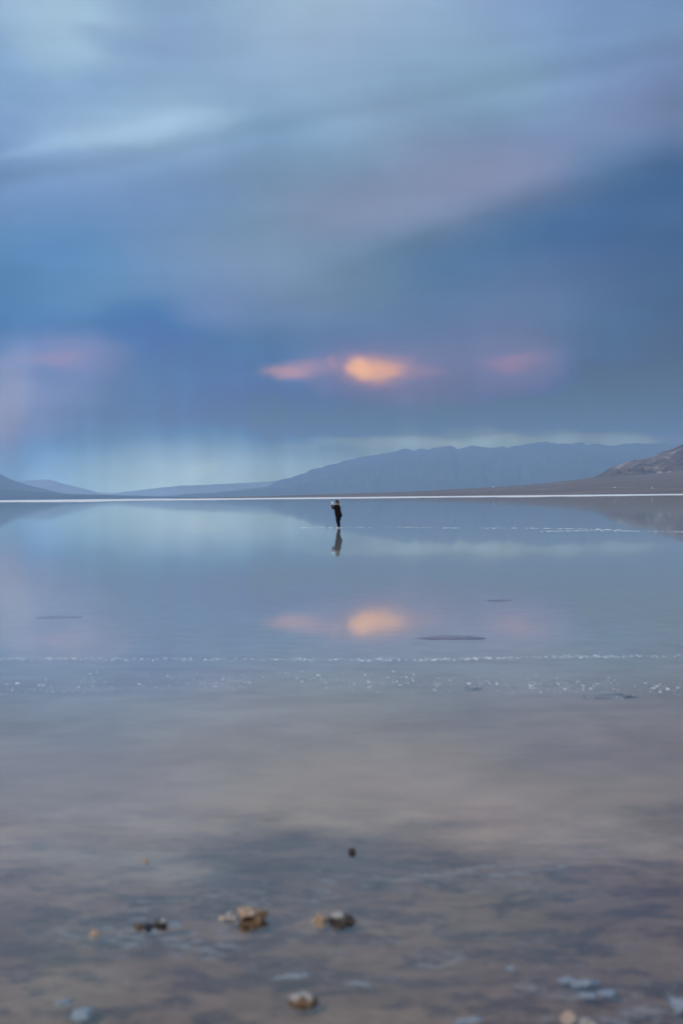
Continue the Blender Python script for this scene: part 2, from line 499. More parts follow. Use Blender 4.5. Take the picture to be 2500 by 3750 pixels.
M_crust = mat_rock("wet_salt_crust", (0.16, 0.18, 0.22), (0.30, 0.33, 0.38), (0.46, 0.49, 0.53), 30.0)
M_foam = simple("salt_foam", (0.64, 0.68, 0.72), 0.6, 0.25, 30.0)
M_mudbar = mat_rock("dark_mud", (0.25, 0.22, 0.20), (0.33, 0.30, 0.27), (0.42, 0.38, 0.34), 6.0)
M_brown = mat_rock("brown_stone", (0.045, 0.028, 0.018), (0.16, 0.095, 0.055), (0.30, 0.20, 0.13), 12.0)
M_tan = mat_rock("tan_salt_stone", (0.22, 0.145, 0.095), (0.40, 0.29, 0.205), (0.56, 0.48, 0.41), 14.0)
M_pale = mat_rock("pale_salt_stone", (0.20, 0.19, 0.18), (0.36, 0.35, 0.34), (0.54, 0.52, 0.50), 16.0)
M_dark = mat_rock("dark_stone", (0.018, 0.016, 0.016), (0.045, 0.038, 0.034), (0.11, 0.085, 0.06), 16.0)
M_slate = mat_rock("blue_black_stone", (0.012, 0.014, 0.022), (0.03, 0.034, 0.048), (0.07, 0.075, 0.09), 16.0)
M_pink = mat_rock("pinkish_stone", (0.32, 0.22, 0.17), (0.50, 0.38, 0.31), (0.62, 0.54, 0.48), 16.0)


# ------------------------------------------------------------------ ground, water, salt flat
def fbm(x, y, z=0.0, o=5, s=1.0):
    return noise.fractal(Vector((x * s, y * s, z)), 1.0, 2.0, o)


def az_list(fine=0.35, lim=24.0):
    a = []
    v = -180.0
    while v < -lim: a.append(v); v += 4.0
    v = -lim
    while v <= lim: a.append(v); v += fine
    v = lim + 4.0
    while v < 180.0: a.append(v); v += 4.0
    return [R(x) for x in a]


def polar_sheet(name, azs, rs, zf, closed=True):
    """rs: list of radii or function az->list"""
    verts, faces = [], []
    rows = []
    for a in azs:
        rr = rs(a) if callable(rs) else rs
        row = []
        for r in rr:
            x, y = r * math.sin(a), r * math.cos(a)
            row.append(len(verts)); verts.append((x, y, zf(x, y, r, a)))
        rows.append(row)
    n = len(rows)
    for i in range(n if closed else n - 1):
        A_, B_ = rows[i], rows[(i + 1) % n]
        for j in range(len(A_) - 1):
            faces.append((A_[j], B_[j], B_[j + 1], A_[j + 1]))
    return mesh_from(name, verts, faces)


AZ = az_list()
rad = [0.3]
while rad[-1] < 1600: rad.append(rad[-1] * 1.035 + 0.01)
BED_Z = -0.05


def bed_z(x, y, r=0, a=0):
    k = max(0.0, min(1.0, (40 - y) / 25))
    return BED_Z + 0.014 * k * (fbm(x * 0.9, y * 1.3, 2.0, 5)) + 0.004 * k * fbm(x * 4, y * 6, 5.0, 3)


bed = obj("lake_bed", polar_sheet("lake_bed", AZ, rad, lambda x, y, r, a: bed_z(x, y)), M_bed)
tag(bed, "grey brown mud and salt floor seen through the shallow water", "lake bed", kind="structure")

ground = obj("ground", polar_sheet("ground", [R(v) for v in range(-180, 180, 4)], [1, 1000, 5000, 15000, 26000], lambda x, y, r, a: -0.6), M_ground)
tag(ground, "bare valley ground reaching out to the horizon", "ground", kind="structure")


def shore_r(a):
    d = math.degrees(a)
    base = 1230 + 60 * math.sin(d * 0.35 + 1.0)
    return base * (1 + 0.20 * fbm(d * 0.22, 3.1, 0, 4) + 0.07 * fbm(d * 1.7, 9.1, 0, 3))


water = obj("water", polar_sheet("water", AZ, lambda a: [0.05, 3, 30, 300, shore_r(a) + 40], lambda x, y, r, a: 0.0), M_water)
tag(water, "still shallow lake water mirroring the cloudy sky", "water", kind="structure")


def salt_rs(a):
    s = shore_r(a)
    return [s - 6, s + 8, s + 60, s + 300, s + 800, 3200, 5500, 9000]


salt = obj("salt_flat", polar_sheet("salt_flat", [x for x in AZ if abs(x) < R(75)], salt_rs,
           lambda x, y, r, a: -0.06 if r < shore_r(a) else (0.10 + 0.25 * max(0, fbm(x * 0.01, y * 0.01, 7)) if r < shore_r(a) + 100 else 0.42), closed=False), M_saltflat)
tag(salt, "bright white strip of dry salt along the far shore", "salt flat", kind="structure")


# ------------------------------------------------------------------ relief built from ridge lines
def interp(pts, x):
    if x <= pts[0][0]:
        return pts[0][1]
    for (x0, y0), (x1, y1) in zip(pts, pts[1:]):
        if x <= x1:
            t = (x - x0) / (x1 - x0)
            return y0 + (y1 - y0) * t
    return pts[-1][1]


def ridge_profile(px_pts):
    """photo outline -> (azimuth, tan elevation)"""
    out = []
    for x, y in px_pts:
        d = ray(x, y); out.append((math.atan2(d.x, d.y), d.z / math.hypot(d.x, d.y)))
    return out


class Relief:
    def __init__(self, outline, foot, ridge, back, amp, nscale, seed, power=1.3, spur=0.0, crest=0.0):
        self.crest = crest
        self.p = ridge_profile(outline); self.foot, self.ridge, self.back = foot, ridge, back
        self.amp, self.ns, self.seed, self.power, self.spur = amp, nscale, seed, power, spur

    def z(self, x, y):
        r = math.hypot(x, y); a = math.atan2(x, y)
        H = max(-1.0, CAM_H + self.ridge * interp(self.p, a)); H += self.amp * self.crest * fbm(a * 130, self.seed, 2.0, 5) * min(1.0, max(H, 0) / (self.amp * 4))
        ft = self.foot(a) if callable(self.foot) else self.foot
        if r < ft: k = 0.0
        elif r < self.ridge: k = ((r - ft) / (self.ridge - ft)) ** self.power
        else: k = max(0.0, 1 - (r - self.ridge) / (self.back - self.ridge)) ** 0.8
        e = max(0.0, 1 - abs(k * 2 - 1)) if k < 0.5 else 1 - k       # relief in the flank, skyline kept
        nz = fbm(x * self.ns, y * self.ns, self.seed, 6)
        rid = 1 - abs(fbm(a * self.spur, r * self.ns * 0.25, self.seed + 4, 5)) if self.spur else 0
        z = H * k + self.amp * nz * min(1, 2 * e) * min(1.0, max(H, 0) / (self.amp * 3 + 1e-6))
        if self.spur: z += self.amp * 1.6 * (rid - 0.75) * min(1, 2 * e) * min(1.0, max(H, 0) / (self.amp * 3 + 1e-6))
        return z - 0.5

    def mesh(self, name, a0, a1, na, nr):
        azs = [a0 + (a1 - a0) * i / na for i in range(na + 1)]
        ft0 = self.foot

        def rs(a):
            f = ft0(a) if callable(ft0) else ft0
            return [f + (self.ridge - f) * j / nr for j in range(nr + 1)] + [self.ridge + (self.back - self.ridge) * j / 10 for j in range(1, 11)]
        return polar_sheet(name, azs, rs, lambda x, y, r, a: self.z(x, y), closed=False)


fan = Relief([(300,1831),(560,1827),(730,1822),(1000,1815),(1250,1808),(1500,1800),(1700,1789),(1806,1784),(2000,1769),(2170,1748),(2350,1737),(2500,1727),(2900,1700),(3600,1650)],
             lambda a: 2250 + 500 * (0.5 - a / R(30)), 5200, 7500, 3.0, 0.004, 1.0, 1.15)
o = obj("alluvial_fan", fan.mesh("alluvial_fan", R(-11), R(40), 260, 70), M_fan)
tag(o, "long brown gravel slope rising to the right behind the salt shore", "slope", kind="structure")

hill = Relief([(2050,1790),(2140,1760),(2170,1748),(2232,1714),(2265,1700),(2322,1683),(2380,1676),(2423,1654),(2444,1649),(2500,1627),(2600,1600),(2750,1560),(3000,1540),(3600,1560)],
              5000, 6400, 8500, 34.0, 0.0050, 11.0, 1.0, 60.0, 0.15)
o = obj("hill", hill.mesh("hill", R(8.2), R(36), 300, 90), M_hill)
tag(o, "rugged brown and purple hill with pale streaks at the right edge", "hill", kind="structure")

far = Relief([(300,1834),(640,1812),(820,1796),(960,1775),(1084,1742),(1160,1715),(1243,1693),(1320,1674),(1403,1661),(1435,1651),(1455,1653),(1482,1642),(1510,1646),(1570,1647),(1600,1640),(1642,1630),(1660,1634),(1674,1643),(1700,1641),(1730,1631),(1760,1634),(1785,1640),(1860,1638),(1920,1626),(1977,1617),(2040,1623),(2120,1625),(2184,1624),(2220,1632),(2260,1629),(2330,1623),(2400,1625),(2439,1620),(2463,1627),(2560,1630),(2800,1610),(3600,1600)],
             16500, 23200, 26000, 120.0, 0.0006, 21.0, 0.95, 30.0, 0.30)
o = obj("mountain_range", far.mesh("mountain_range", R(-10.5), R(26), 560, 50), M_mount)
tag(o, "distant hazy blue mountain range with jagged crest behind the brown slope", "mountains", kind="structure")

M_mist_toned_mount = mat_terrain("mist_toned_far_rock", [(0.38, (0.27, 0.28, 0.29)), (0.62, (0.37, 0.38, 0.40))], 0.0009, (1, 1, 2), 0.7, 40.0)  # rock colour lightened to imitate the mist that fades the left ranges
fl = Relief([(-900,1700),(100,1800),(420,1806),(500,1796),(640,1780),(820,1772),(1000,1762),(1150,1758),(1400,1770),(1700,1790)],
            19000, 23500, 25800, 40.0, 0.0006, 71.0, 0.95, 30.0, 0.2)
o = obj("mountain_range", fl.mesh("mountain_range", R(-19), R(8), 260, 40), M_mist_toned_mount)
tag(o, "faintest low range fading into mist left of the jagged crest", "mountains", kind="structure")

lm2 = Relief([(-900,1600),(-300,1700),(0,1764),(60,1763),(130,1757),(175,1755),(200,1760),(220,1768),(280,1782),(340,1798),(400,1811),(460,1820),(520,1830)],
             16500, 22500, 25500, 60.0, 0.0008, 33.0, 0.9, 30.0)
o = obj("mountain", lm2.mesh("mountain", R(-30), R(-7.5), 160, 50), M_mist_toned_mount)
tag(o, "faint rounded blue mountain far off on the left", "mountain", kind="structure")
lm1 = Relief([(-900,1560),(-200,1650),(0,1734),(45,1757),(100,1775),(160,1789),(220,1804),(300,1822),(360,1832)],
             11500, 15500, 18500, 40.0, 0.0011, 37.0, 0.9, 34.0)
o = obj("mountain", lm1.mesh("mountain", R(-30), R(-8), 160, 50), M_mount)
tag(o, "darker blue mountain slope cut by the left edge", "mountain", kind="structure")
low = Relief([(-900,1760),(0,1791),(60,1794),(110,1797),(200,1806),(300,1810),(460,1814),(600,1818),(720,1822),(800,1826)],
             8600, 11500, 14500, 6.0, 0.002, 51.0, 1.0)
o = obj("low_slope", low.mesh("low_slope", R(-34), R(-4), 160, 30), M_lowfan)
tag(o, "low dark blue slope tapering along the left shore", "slope", kind="structure")


def hit(rel, px, py, r0, r1):
    """where the view of a photo position meets a relief"""
    d = ray(px, py); h = math.hypot(d.x, d.y)
    r = r0
    while r < r1:
        x, y, z = d.x / h * r, d.y / h * r, CAM_H + d.z / h * r
        if rel.z(x, y) >= z: return Vector((x, y, rel.z(x, y)))
        r += 4.0
    a = math.atan2(d.x, d.y)
    x, y = (r1 - 200) * math.sin(a), (r1 - 200) * math.cos(a)
    return Vector((x, y, rel.z(x, y)))


# gravel roads over the slope
M_road = simple("pale_road_gravel", (0.30, 0.27, 0.25), 0.95, 0.2, 0.1)


def road(name, pts, width, label):
    P = []
    for (x0, y0), (x1, y1) in zip(pts, pts[1:]):
        for i in range(24):
            t = i / 24
            P.append(hit(fan, x0 + (x1 - x0) * t, y0 + (y1 - y0) * t, 2300, 5200))
    vs, fs = [], []
    for i, p in enumerate(P):
        q = P[min(i + 1, len(P) - 1)] - P[max(i - 1, 0)]
        q.z = 0; q.normalize(); n = Vector((-q.y, q.x, 0))
        for s in (-1, 1):
            c = p + n * s * width / 2
            vs.append((c.x, c.y, max(fan.z(c.x, c.y), p.z) + 0.35))
        if i: fs.append((2 * i - 2, 2 * i - 1, 2 * i + 1, 2 * i))
    o = obj(name, mesh_from(name, vs, fs), M_road)
    return tag(o, label, "road", kind="structure")


road("road", [(2235,1786.5),(2320,1787.5),(2390,1789.5),(2500,1791.5),(2620,1794)], 9.0, "thin pale road line crossing the lower brown slope at right")
road("road", [(1580,1796.0),(1600,1796.0),(1640,1797.2)], 8.0, "short pale track behind the leftmost vehicle")


# ------------------------------------------------------------------ vehicles far off on the slope
M_white_paint = simple("white_vehicle_paint", (0.80, 0.80, 0.80), 0.35, 0.03, 1.0, 0.5)
M_glass = simple("dark_vehicle_glass", (0.02, 0.025, 0.03), 0.08, 0.1, 1.0, 0.6)
M_tyre = simple("tyre_rubber", (0.02, 0.02, 0.02), 0.8)
M_lamp = simple("lit_headlight", (0.9, 0.9, 0.85), 0.2, 0.02, 1.0, 0.5, 0.0, (1.0, 0.95, 0.85), 60.0)


def extrude_profile(name, prof, w, bevel=0.06):
    bm = bmesh.new()
    a = [bm.verts.new((x, -w / 2, z)) for x, z in prof]; b = [bm.verts.new((x, w / 2, z)) for x, z in prof]
    bm.faces.new(a); bm.faces.new(b[::-1])
    n = len(prof)
    for i in range(n): bm.faces.new((a[i], b[i], b[(i + 1) % n], a[(i + 1) % n]))
    bmesh.ops.recalc_face_normals(bm, faces=bm.faces)
    bmesh.ops.bevel(bm, geom=list(bm.edges), offset=bevel, segments=2, affect='EDGES')
    return bm_mesh(name, bm, False)


def vehicle(name, loc, rz, kind, label, lights=False):
    e = empty(name, loc, rz)
    tag(e, label, "vehicle", "white vehicles on the far slope")
    if kind == 'van':
        Lh, H, W = 3.3, 2.9, 2.2
        prof = [(-3.3,0.45),(3.2,0.45),(3.3,1.2),(2.6,1.5),(2.2,2.2),(2.6,2.5),(2.4,3.0),(-3.3,3.0)]
        win = [(2.66,1.55),(2.58,1.55),(2.2,2.15),(2.28,2.15)]
    else:
        Lh, W = 2.3, 1.85
        prof = [(-2.3,0.35),(2.25,0.35),(2.3,0.8),(1.2,1.02),(0.5,1.62),(-1.5,1.66),(-2.25,1.1)]
        win = [(1.15,1.07),(1.05,1.05),(0.45,1.56),(0.55,1.58)]
    obj("body", extrude_profile("body", prof, W), M_white_paint, e)
    obj("windscreen", extrude_profile("windscreen", [(x + 0.06, z + 0.03) for x, z in win], W * 0.8, 0.01), M_glass, e)
    for sx in (-1, 1):
        for sy in (-1, 1):
            bm = bmesh.new()
            bmesh.ops.create_cone(bm, cap_ends=True, segments=16, radius1=0.36, radius2=0.36, depth=0.24, matrix=Matrix.Rotation(R(90), 4, 'X'))
            obj("wheel", bm_mesh("wheel", bm, False), M_tyre, e, (sx * Lh * 0.62, sy * (W / 2 - 0.08), 0.36))
    if lights:
        for sy in (-1, 1):
            bm = bmesh.new(); bmesh.ops.create_uvsphere(bm, u_segments=10, v_segments=8, radius=0.16)
            obj("headlight", bm_mesh("headlight", bm), M_lamp, e, (Lh + 0.02, sy * W * 0.34, 0.72))
    return e


def face_cam(p): return math.atan2(-p.y, -p.x)


V = [(1597,1794.5,'car',0.0,"small white car with lit headlights, leftmost vehicle on the slope",True),
     (1806,1784.5,'van',1.2,"boxy white van standing on the crest of the brown slope",False),
     (1940,1779.5,'car',1.4,"white car on the slope to the right of the boxy van",False),
     (2250,1787.0,'car',1.5,"white car at the left end of the pale road",False),
     (2386,1789.6,'car',1.5,"white car farthest right on the pale road",False)]
for px, py, kd, dr, lab, li in V:
    p = hit(fan, px, py, 2300, 5150)
    p.z += 0.4
    vehicle("parked_car" if kd == 'car' else "parked_van", p, face_cam(p) + dr, kd, lab, li)


# ------------------------------------------------------------------ salt flecks, crusts, mud bars
def lump_mesh(name, items, seg=7):
    """many little irregular grains in one mesh: (centre, rx, ry, rz)"""
    vs, fs = [], []
    for c, rx, ry, rz in items:
        b = len(vs); ph = random.random() * 6
        for k, (rr, hh) in enumerate(((1.0, -0.35), (0.82, 0.45), (0.4, 0.9))):
            for i in range(seg):
                an = 2 * math.pi * i / seg + ph
                q = rr * random.uniform(0.75, 1.2)
                vs.append((c.x + math.cos(an) * rx * q, c.y + math.sin(an) * ry * q, c.z + hh * rz * random.uniform(0.8, 1.15)))
        vs.append((c.x, c.y, c.z + rz))
        for k in range(2):
            for i in range(seg):
                fs.append((b + k * seg + i, b + k * seg + (i + 1) % seg, b + (k + 1) * seg + (i + 1) % seg, b + (k + 1) * seg + i))
        for i in range(seg): fs.append((b + 2 * seg + i, b + 2 * seg + (i + 1) % seg, b + 3 * seg))
    return mesh_from(name, vs, fs)


def fleck_line(name, path, n, jy, size, label, clump=0.35, seedv=1):
    rnd = random.Random(seedv)
    items = []
    tries = 0
    while len(items) < n and tries < n * 30:
        tries += 1
        t = rnd.random()
        k = t * (len(path) - 1); i = min(int(k), len(path) - 2); f = k - i
        x = path[i][0] + (path[i + 1][0] - path[i][0]) * f
        y = path[i][1] + (path[i + 1][1] - path[i][1]) * f + rnd.gauss(0, jy)
        if 0.5 * noise.noise(Vector((x * 0.02, y * 0.05, seedv * 3.3))) + 0.6 * noise.noise(Vector((x * 0.11, y * 0.25, seedv))) < clump - 0.5 + rnd.random() * 0.4: continue
        p = G(x, y)
        s = size * rnd.uniform(0.3, 1.0) * (1.7 if rnd.random() < 0.12 else 0.9)
        p.z = -0.001
        items.append((p, s * rnd.uniform(1.0, 2.2), s * rnd.uniform(0.8, 1.6), s * rnd.uniform(0.25, 0.6)))
    o = obj(name, lump_mesh(name, items), M_foam)
    return tag(o, label, "salt", kind="stuff")


fleck_line("salt_flecks", [(-30,1513),(250,1513),(520,1514),(800,1515),(960,1515),(1100,1512),(1300,1508),(1450,1507),(1600,1509)], 900, 1.8, 0.0096,
           "broken line of white salt flecks straight across the middle water", 0.12, 2)
fleck_line("salt_flecks", [(-30,1580),(200,1572),(420,1566),(560,1564),(760,1562),(980,1568),(1200,1572),(1400,1578),(1600,1584)], 720, 10.0, 0.0086,
           "loose scatter of white salt flecks nearer than the broken line", 0.30, 5)
fleck_line("salt_flecks", [(690,1212),(780,1212),(900,1211.5),(1050,1212.5),(1200,1213),(1320,1214.5),(1430,1217)], 640, 0.3, 0.027,
           "thin white salt line running right from the person's feet", 0.25, 8)
fleck_line("salt_flecks", [(1240,1220.5),(1330,1219),(1430,1219.5),(1500,1221),(1600,1222)], 330, 0.25, 0.027,
           "second thin white salt line at the right edge near the person's level", 0.2, 9)


def slab(name, x, y, w, d, h, mat, label, cat, rot=0.0, seed=1, group=None, sink=0.3, rough=0.4):
    """low uneven plate lying in the shallow water: w, d, h in metres"""
    rnd = random.Random(seed)
    bm = bmesh.new()
    bmesh.ops.create_icosphere(bm, subdivisions=3, radius=1.0)
    for v in bm.verts:
        c = v.co.copy()
        n = 1 + rough * noise.fractal(c * 1.7 + Vector((seed * 5.1, 0, 0)), 1.0, 2.0, 5)
        c *= n
        if c.z > 0: c.z = c.z ** 0.7 if c.z > 0.001 else 0
        v.co = Vector((c.x * w / 2, c.y * d / 2, c.z * h))
    m = bm_mesh(name, bm)
    p = G(x, y); p.z = -h * sink
    o = obj(name, m, mat, None, p); o.rotation_euler = (0, 0, rot)
    return tag(o, label, cat, group)


CR = [(1300,2249,0.05,0.05,0.010,"left patch of the bluish white salt crust group, lower right"),
      (1346,2254,0.085,0.06,0.012,"brightest bluish white salt crust, lower right"),
      (1392,2277,0.055,0.06,0.012,"slanting white salt crust right of the lower right group"),
      (1348,2284,0.05,0.05,0.010,"lowest small salt crust of the lower right group"),
      (1562,2304,0.06,0.12,0.014,"white salt crust cut by the right edge of the picture"),
      (1172,2222,0.022,0.03,0.008,"tiny pale salt crust above the lower right group"),
      (1075,2341,0.080,0.04,0.010,"flat whitish salt crust at the bottom, right of centre"),
      (826,2257,0.075,0.035,0.009,"long pale salt crust right of the half sunk oval stone"),
      (150,2300,0.060,0.04,0.010,"upper white salt crust of the pair at lower left"),
      (186,2327,0.050,0.11,0.012,"lower white salt crust of the pair at lower left"),
      (675,2240,0.085,0.03,0.007,"faint pale salt streak above the half sunk oval stone"),
      (398,2120,0.040,0.05,0.008,"pale salt crust right of the row of small dark stones")]
for i, (x, y, w, d, h, lab) in enumerate(CR):
    slab("salt_crust", x, y, w * 1.25, d, h * 0.6, M_crust, lab, "salt crust", rot=random.uniform(-0.5, 0.9), seed=i + 3, group="salt crusts in the shallows", sink=0.75, rough=0.95)

for i, (x, y, w, d, lab) in enumerate([
        (1020,1458,0.85,0.55,"long thin dark mud bar below the orange reflection"),
        (1084,1573,0.13,0.20,"small dark mud bar among the salt flecks"),
        (1400,1591,0.50,0.30,"dark mud bar near the right edge under the salt flecks"),
        (130,1413,0.60,0.45,"faint thin mud bar on the left water"),
        (1142,1374.5,0.35,0.5,"thin dark mud bar above the orange reflection")]):
    slab("mud_bar", x, y, w, d * 0.55, 0.03, M_mudbar, lab, "mud bar", seed=i + 60, group="mud bars", sink=1.6, rough=0.9)


# ------------------------------------------------------------------ stones
def stone(name, x, y, w, d, h, mat, label, rot=0.0, tilt=(0, 0), seed=1, sink=0.35, parent=None, loc=None, cuts=7):
    rnd = random.Random(seed)
    bm = bmesh.new()
    bmesh.ops.create_icosphere(bm, subdivisions=4, radius=1.0)
    planes = [(Vector((rnd.gauss(0, 1), rnd.gauss(0, 1), rnd.gauss(0, 0.8))).normalized(), rnd.uniform(0.55, 0.85)) for _ in range(cuts)]
    for v in bm.verts:
        c = v.co.copy()
        for n, dd in planes:                              # broken faces
            q = c.dot(n) - dd
            if q > 0: c -= n * q * 0.85
        c *= 1 + 0.30 * noise.fractal(c * 2.0 + Vector((seed * 3.7, 1, 0)), 1.0, 2.0, 5)
        v.co = Vector((c.x * w * 0.63, c.y * d * 0.63, c.z * h * 1.25))
    m = bm_mesh(name, bm)
    if loc is None:
        p = G(x, y); p.z = -h * sink
    else: p = loc
    o = obj(name, m, mat, parent, p); o.rotation_euler = (tilt[0], tilt[1], rot)
    if label: tag(o, label, "stone", "stones in the shallows")
    return o


main = stone("stone", 582, 2110, 0.112, 0.10, 0.044, M_brown, "largest stone, brown with a tan and white salt cap", 0.3, (0.05, 0.05), 11, 0.15)
stone("salt_cap", 0, 0, 0.092, 0.080, 0.020, M_tan, None, 0.1, (0.0, -0.22), 12, parent=main, loc=Vector((-0.030, -0.004, 0.036)))
stone("stone", 531, 2106, 0.062, 0.055, 0.022, M_pale, "bluish white salt stone leaning on the left of the largest stone", 0.2, (0, 0), 13, 0.2)
stone("stone", 511, 2109, 0.030, 0.035, 0.011, M_pink, "small flat pinkish stone at the far left of the largest stone", 0.2, (0, 0), 14, 0.2)
stone("stone", 735, 2115, 0.058, 0.05, 0.030, M_tan, "orange tan stone beside the dark stone with pale top", 0.5, (0.1, 0.2), 15, 0.25)
s2 = stone("stone", 783, 2115, 0.100, 0.055, 0.030, M_dark, "long dark stone with pale top, right of the largest stone", -0.1, (0, 0.05), 16, 0.2)
stone("salt_cap", 0, 0, 0.055, 0.045, 0.015, M_pale, None, 0.2, (0, 0.1), 17, parent=s2, loc=Vector((-0.012, 0.0, 0.026)))
stone("stone", 321, 2129, 0.034, 0.035, 0.014, M_brown, "small brown stone, left end of the row of dark stones", 0.2, (0, 0), 18, 0.2)
stone("stone", 342, 2129, 0.034, 0.035, 0.018, M_slate, "small blue black stone in the middle of the row", 0.6, (0, 0), 19, 0.2)
s3 = stone("stone", 370, 2124, 0.050, 0.045, 0.022, M_dark, "small dark stone with a pale salt cap, right end of the row", 0.1, (0, 0), 20, 0.2)
stone("salt_cap", 0, 0, 0.036, 0.034, 0.011, M_pale, None, 0.2, (0, 0.1), 21, parent=s3, loc=Vector((0.006, 0.0, 0.019)))
stone("stone", 219, 2145, 0.040, 0.04, 0.021, M_tan, "small lone tan stone left of the row of dark stones", 0.2, (0, 0), 22, 0.2)
stone("stone", 334, 1978, 0.030, 0.03, 0.012, M_tan, "tiny tan stone farther out on the left", 0.2, (0, 0), 23, 0.2)
stone("stone", 808, 1958, 0.034, 0.03, 0.020, M_dark, "tiny dark stone standing alone near the centre", 0.2, (0, 0), 24, 0.1)
s4 = stone("stone", 695, 2300, 0.085, 0.06, 0.024, M_brown, "half sunk oval stone with white top near the bottom edge", 0.0, (0, 0), 25, 0.25, cuts=3)
stone("salt_cap", 0, 0, 0.072, 0.05, 0.012, M_pale, None, 0.0, (0, 0), 26, parent=s4, loc=Vector((0.0, 0.0, 0.020)), cuts=3)
stone("stone", 1304, 2337, 0.040, 0.04, 0.020, M_pink, "small rounded pinkish stone at the bottom, right side", 0.3, (0, 0), 27, 0.2, cuts=3)
stone("stone", 1344, 2351, 0.055, 0.05, 0.018, M_pale, "white stone at the bottom edge beside the pinkish stone", 0.3, (0, 0), 28, 0.2)


# ------------------------------------------------------------------ person
M_skin = simple("skin", (0.60, 0.42, 0.33), 0.5, 0.08, 20.0, 0.4)
M_top = simple("dark_maroon_knit", (0.010, 0.0028, 0.0035), 0.95, 0.3, 60.0, 0.1)
M_leg = simple("black_leggings", (0.0035, 0.004, 0.005), 0.85, 0.2, 40.0, 0.15)
M_eye = simple("eye_white", (0.75, 0.74, 0.72), 0.2, 0.02)
M_iris = simple("iris", (0.06, 0.04, 0.03), 0.2, 0.1)
M_lip = simple("lips", (0.40, 0.17, 0.15), 0.45, 0.05)


def mat_hair():
    t = NT("hair")
    tc = t.n('ShaderNodeTexCoord'); sep = t.n('ShaderNodeSeparateXYZ'); t.l(tc.outputs['Object'], sep.inputs[0])
    st = t.noise(t.pos((60, 60, 4)), 1.0, 3, 0.6)
    k = t.math('ADD', t.math('MULTIPLY', t.math('SUBTRACT', 1.560, sep.outputs[2]), 6.0), t.math('MULTIPLY', t.math('SUBTRACT', st, 0.5), 1.3), True)
    c = t.ramp(k, [(0.15, (0.014, 0.010, 0.008)), (0.55, (0.10, 0.062, 0.036)), (1.0, (0.30, 0.21, 0.135))])
    return t.principled(c, 0.5, t.bump(st, 0.6, 0.004), 0.4)


M_hair = mat_hair()


def ring_loft(bm, rings, seg=16):
    """rings: (centre, axis-x vector, axis-y vector)"""
    loops = []
    for c, ax, ay in rings:
        loops.append([bm.verts.new(c + ax * math.cos(2 * math.pi * i / seg) + ay * math.sin(2 * math.pi * i / seg)) for i in range(seg)])
    for a, b in zip(loops, loops[1:]):
        for i in range(seg): bm.faces.new((a[i], a[(i + 1) % seg], b[(i + 1) % seg], b[i]))
    bm.faces.new(loops[0][::-1]); bm.faces.new(loops[-1])


def body_loft(bm, sect, grow=0.0):
    """sections of the trunk: (z, y, rx, ry)"""
    ring_loft(bm, [(Vector((0, y, z)), Vector((rx + grow, 0, 0)), Vector((0, ry + grow, 0))) for z, y, rx, ry in sect], 24)


def limb(bm, pts, grow=0.0, seg=12):
    """tapered tube through (point, radius)"""
    P = [Vector(p) for p, r in pts]
    rings = []
    for i, (p, r) in enumerate(pts):
        d = (P[min(i + 1, len(P) - 1)] - P[max(i - 1, 0)]).normalized()
        ax = d.cross(Vector((0.13, 0.97, 0.21))).normalized(); ay = d.cross(ax).normalized()
        rings.append((P[i], ax * (r + grow), ay * (r + grow)))
    ring_loft(bm, rings, seg)


def ball(bm, c, rx, ry, rz, seg=16):
    bmesh.ops.create_uvsphere(bm, u_segments=seg, v_segments=seg // 2 + 2, radius=1.0,
                              matrix=Matrix.Translation(c) @ Matrix.Diagonal((rx, ry, rz, 1)))


def fuse(name, bm, voxel, smooth=4):
    """closed overlapping volumes -> one continuous surface"""
    bmesh.ops.recalc_face_normals(bm, faces=bm.faces)
    m = bpy.data.meshes.new(name); bm.to_mesh(m); bm.free()
    t = bpy.data.objects.new(name + "_tmp", m); COL.objects.link(t)
    md = t.modifiers.new("r", 'REMESH'); md.mode = 'VOXEL'; md.voxel_size = voxel; md.use_smooth_shade = True
    if smooth:
        sm = t.modifiers.new("s", 'SMOOTH'); sm.iterations = smooth; sm.factor = 0.5
    dg = bpy.context.evaluated_depsgraph_get()
    out = bpy.data.meshes.new_from_object(t.evaluated_get(dg))
    bpy.data.objects.remove(t); bpy.data.meshes.remove(m)
    out.name = name
    out.polygons.foreach_set('use_smooth', [True] * len(out.polygons))
    return out


FOOT = G(778, 1212.8); FOOT.z = BED_Z
PS = 1.035
person = empty("person", FOOT, R(55)); person.scale = (PS, PS, PS)
tag(person, "woman in dark top and black leggings photographing with raised phone, standing in water", "person")

TR = [(0.66, 0.020, 0.158, 0.135), (0.74, 0.012, 0.194, 0.176), (0.82, 0.018, 0.196, 0.184), (0.90, 0.042, 0.188, 0.176), (0.99, 0.070, 0.182, 0.164),
      (1.08, 0.084, 0.188, 0.164), (1.18, 0.092, 0.196, 0.166), (1.26, 0.092, 0.192, 0.144), (1.32, 0.094, 0.160, 0.104), (1.36, 0.098, 0.092, 0.072)]
NECK = [((0, 0.100, 1.32), 0.060), ((0, 0.112, 1.40), 0.050), ((0, 0.122, 1.46), 0.050)]


def arm_pts(s):
    return [((s * 0.120, 0.100, 1.315), 0.052), ((s * 0.172, 0.120, 1.285), 0.050), ((s * 0.190, 0.200, 1.200), 0.043), ((s * 0.195, 0.275, 1.130), 0.038),
            ((s * 0.160, 0.325, 1.190), 0.038), ((s * 0.105, 0.385, 1.290), 0.030), ((s * 0.066, 0.415, 1.350), 0.024), ((s * 0.054, 0.425, 1.375), 0.023)]


